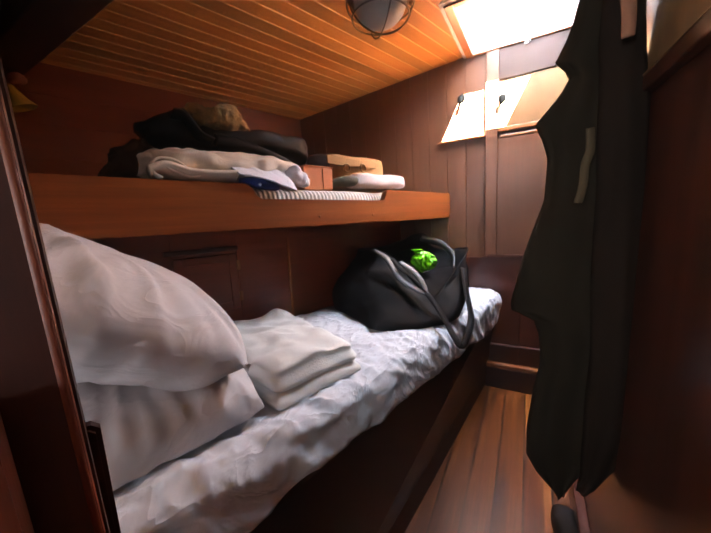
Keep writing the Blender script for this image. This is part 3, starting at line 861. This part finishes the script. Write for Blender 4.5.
for ang in (.5, .5 + PI/2, .5 + PI, .5 + 1.5*PI):
    c = lc + (X1*math.cos(ang) + Y1*math.sin(ang))*.100*K + dn*.020*K
    obj('cage_screw', lathe_bm([(0, 0), (.009, 0), (.009, .010), (.006, .014), (0, .014)], c, dn, 14), M['brass'], lamp)

# small lamp at the head of the upper berth
rc = P(17, 81, 'v', -.93)
rl_ = thing('reading_lamp', 'small reading lamp with a yellow shade on the hull lining', 'lamp', rc)
axl = (UPB*-1 + D*.38).normalized()
c0 = P(8, 86, 'v', -.93)
obj('lamp_shade', lathe_bm([(.014, 0), (.020, .015), (.034, .055), (.050, .082), (.048, .083), (.031, .056), (.017, .015)], c0, axl, 32), M['shade'], rl_)
obj('lamp_cap', lathe_bm([(0, -.03), (.018, -.027), (.028, -.015), (.030, 0), (.024, .009), (0, .010)], P(18, 81, 'v', -.93), axl, 24), M['rosy'], rl_)
obj('wall_bracket', tube_bm([P(18, 80, 'v', -.94), P(10, 80, 'v', -1.012)], .010, 10), M['brass'], rl_)

# round fitting on the deck beam
rp = P(-1, 4, 'y', yb - .132)
rf = thing('round_fitting', 'dark round fitting with a pale rim on the overhead beam', 'fitting', rp)
obj('rim', tube_bm([rp + Vector((math.cos(2*PI*k/32), 0, math.sin(2*PI*k/32)))*.026 + Vector((0, -.004, 0)) for k in range(32)], .0025, 8, closed=True), M['steel'], rf)
obj('face', lathe_bm([(0, 0), (.025, 0), (.025, .008), (0, .008)], rp + Vector((0, .001, 0)), Vector((0, -1, 0)), 28), M['black_metal'], rf)

# ------------------------------------------------------------------ hanging coats
def coat_bm(rows, y0, depth, waves, amp, seed, m=90, n=72, dy=Vector((.25, 1, 0)).normalized()):
    """rows: (py, left px, right px[, y]) from top to hem, hung on the right wall"""
    st = []
    for r in rows:
        yy = r[3] if len(r) > 3 else y0
        a = P(r[1], r[0], 'y', yy); b = P(r[2], r[0], 'y', yy); st.append(((a + b)/2, (b - a).length/2, (b - a).normalized()))
    rings = []
    for i in range(m + 1):
        t_ = i/m
        x_ = min(t_*(len(st) - 1), len(st) - 1 - 1e-6); k_ = int(x_); f_ = x_ - k_
        c = st[k_][0].lerp(st[k_ + 1][0], f_); h = max(st[k_][1]*(1 - f_) + st[k_ + 1][1]*f_, .004); xd = st[k_][2].lerp(st[k_ + 1][2], f_).normalized()
        r = []
        for k in range(n):
            th = 2*PI*k/n; ct, s2 = math.cos(th), math.sin(th)
            rip = 1 + amp*math.sin(waves*th + seed + 1.5*nz((t_*2, th*.3, seed), 1.3))*min(1, .25 + t_)*abs(s2)
            dd = depth*min(1, .55 + t_*.6)
            p = c + xd*(h*math.copysign(abs(ct)**.8, ct)) + dy*(dd*math.copysign(abs(s2)**.9, s2)*rip)
            p += xd*.006*nz((c.x*5, th, t_*6), 1.4, seed)
            r.append(p)
        rings.append(r)
    bm = rings_bm(rings)
    displace(bm, lambda p: .005*nz((p.x, p.y, p.z*.5), 14, seed))
    return bm
ca = thing('hanging_jacket', 'olive black jacket hanging furthest left on the right wall', 'jacket', P(575, 480, 'y', .86), 'clothes hanging on the right wall')
rowsA = [(-60, 590, 618), (-30, 584, 622), (0, 580, 622), (20, 576, 622), (40, 568, 622), (64, 556, 622), (72, 566, 622), (80, 570, 620), (95, 562, 620), (112, 549, 620), (126, 538, 618), (142, 544, 618), (160, 547, 618), (200, 543, 618), (230, 532, 616), (260, 522, 616), (285, 516, 614), (302, 512, 612)]
rowsA += [(308, 513, 612), (317, 535, 611), (332, 540, 610), (360, 541, 608), (395, 533, 606), (425, 527, 604), (450, 526, 600), (465, 536, 590), (478, 549, 577), (488, 560, 570)]
obj('jacket_body', coat_bm(rowsA, .90, .05, 7, .16, 1.0, m=(len(rowsA) - 1)*5, dy=Vector((.33, 1, 0)).normalized()), M['coat_a'], ca)
zp = [P(*q, 'y', .845) for q in ((590, 128), (590, 150), (585, 165), (583, 185), (578, 203))]
obj('placket', ribbon_bm(zp, lambda t_: Vector((1, .1, 0)), .016, .006, 30), M['tan_fold'], ca)
cb_ = thing('hanging_coat', 'long dark brown coat hanging nearest on the right wall', 'coat', P(610, 470, 'y', .80), 'clothes hanging on the right wall')
rowsB = [(-60, 612, 640), (-20, 606, 646), (20, 603, 647), (70, 600, 648), (150, 596, 650), (250, 592, 648), (350, 588, 642), (430, 584, 634), (465, 580, 620), (482, 577, 596)]
obj('coat_body', coat_bm(rowsB, .86, .045, 6, .15, 4.0), M['coat_b'], cb_)
pk = [P(628, -40, 'y', .80), P(628, -10, 'y', .795), P(629, 15, 'y', .79), P(628, 37, 'y', .79)]
tag(obj('pink_scarf', ribbon_bm(pk, lambda t_: Vector((1, .15, 0)), lambda t_: .026*(1 - .3*t_), .006, 30), M['pink']), 'dusty pink scarf end hanging over the dark coat', 'scarf')
# pegs that carry them (above the frame)
bm = bmesh.new()
for yy in (.93, .86):
    c = W(RX, yy, .62)
    tube_bm([c, c + Vector((-.05, 0, -.005)), c + Vector((-.10, 0, .01)), c + Vector((-.115, 0, .03))], .008, 10, 12, bm=bm)
struct(obj('unseen_coat_pegs', bm, M['brass']))

# dark shoe on the sole by the right wall
sc_ = P(573, 527, 'z', .03)
sh = thing('shoe', 'dark shoe on the wooden floor at the foot of the right wall', 'shoe', Vector((sc_.x, sc_.y, 0)))
st = [(Vector((sc_.x - .02 + .0, sc_.y + .075 - .27*q, .004 + hh/2)), hw, hh/2) for q, hw, hh in ((0, .015, .03), (.1, .038, .05), (.3, .045, .06), (.55, .036, .085), (.8, .034, .10), (1, .022, .095))]
obj('upper', loft_bm(st, Vector((1, 0, 0)), Vector((0, 0, 1)), 28, 40, 2.4), M['shoe'], sh)

# ------------------------------------------------------------------ light
wd = bpy.data.worlds.new('world'); scene.world = wd; wd.use_nodes = True
bg = wd.node_tree.nodes['Background']
bg.inputs['Color'].default_value = (.84, .92, 1.0, 1); bg.inputs['Strength'].default_value = 50
sd = bpy.data.lights.new('sun', 'SUN'); sd.energy = 1350; sd.angle = math.radians(.6); sd.color = (1, .96, .90)
so = link(bpy.data.objects.new('sun', sd))
sdir = Vector((-.5, .8, -1)).normalized()
so.rotation_euler = sdir.to_track_quat('-Z', 'Y').to_euler(); so.location = (1, -1, 4)


# added warm fill lamp at the gap in the unseen rear door
ad = bpy.data.lights.new('rear_fill', 'AREA'); ad.shape = 'RECTANGLE'; ad.size = .34; ad.size_y = .2; ad.energy = 1.7; ad.color = (1, .80, .58)
ao = link(bpy.data.objects.new('rear_fill', ad)); ao.location = W(-.29, -.95, .31); ao.rotation_euler = (math.radians(102), 0, math.radians(12))
scene.view_settings.view_transform = 'Standard'; scene.view_settings.look = 'None'
scene.view_settings.gamma = 1; 
# added scatter volume standing in for lens glare around the sun patch
hz = bpy.data.materials.new('glare_haze'); hz.use_nodes = True
hn = hz.node_tree; hn.nodes.remove(hn.nodes['Principled BSDF'])
vs_ = hn.nodes.new('ShaderNodeVolumeScatter'); vs_.inputs['Density'].default_value = .16; vs_.inputs['Anisotropy'].default_value = .88
vs_.inputs['Color'].default_value = (1, .93, .84, 1)
# density shaped for the glow: thick near the camera, thin in the sunbeam
ge = hn.nodes.new('ShaderNodeNewGeometry'); sx_ = hn.nodes.new('ShaderNodeSeparateXYZ'); hn.links.new(ge.outputs['Position'], sx_.inputs[0])
mr = hn.nodes.new('ShaderNodeMapRange'); mr.interpolation_type = 'SMOOTHSTEP'
mr.inputs['From Min'].default_value = .95; mr.inputs['From Max'].default_value = 1.45; mr.inputs['To Min'].default_value = .45; mr.inputs['To Max'].default_value = .03
hn.links.new(sx_.outputs['Y'], mr.inputs['Value']); hn.links.new(mr.outputs['Result'], vs_.inputs['Density'])
hn.links.new(vs_.outputs[0], hn.nodes['Material Output'].inputs['Volume'])
ho = obj('glare_haze', box_bm(W, -2.2, .24, .12, 1.92, -1.18, .86), hz, smooth=False); ho['kind'] = 'stuff'
tag(ho, 'added scatter volume standing in for lens glare below the open hatch', 'glare_haze')
scene.view_settings.exposure = 1.4
scene.cycles.use_guiding = True
scene.cycles.use_surface_guiding = True
scene.cycles.use_volume_guiding = True
scene.cycles.guiding_training_samples = 64
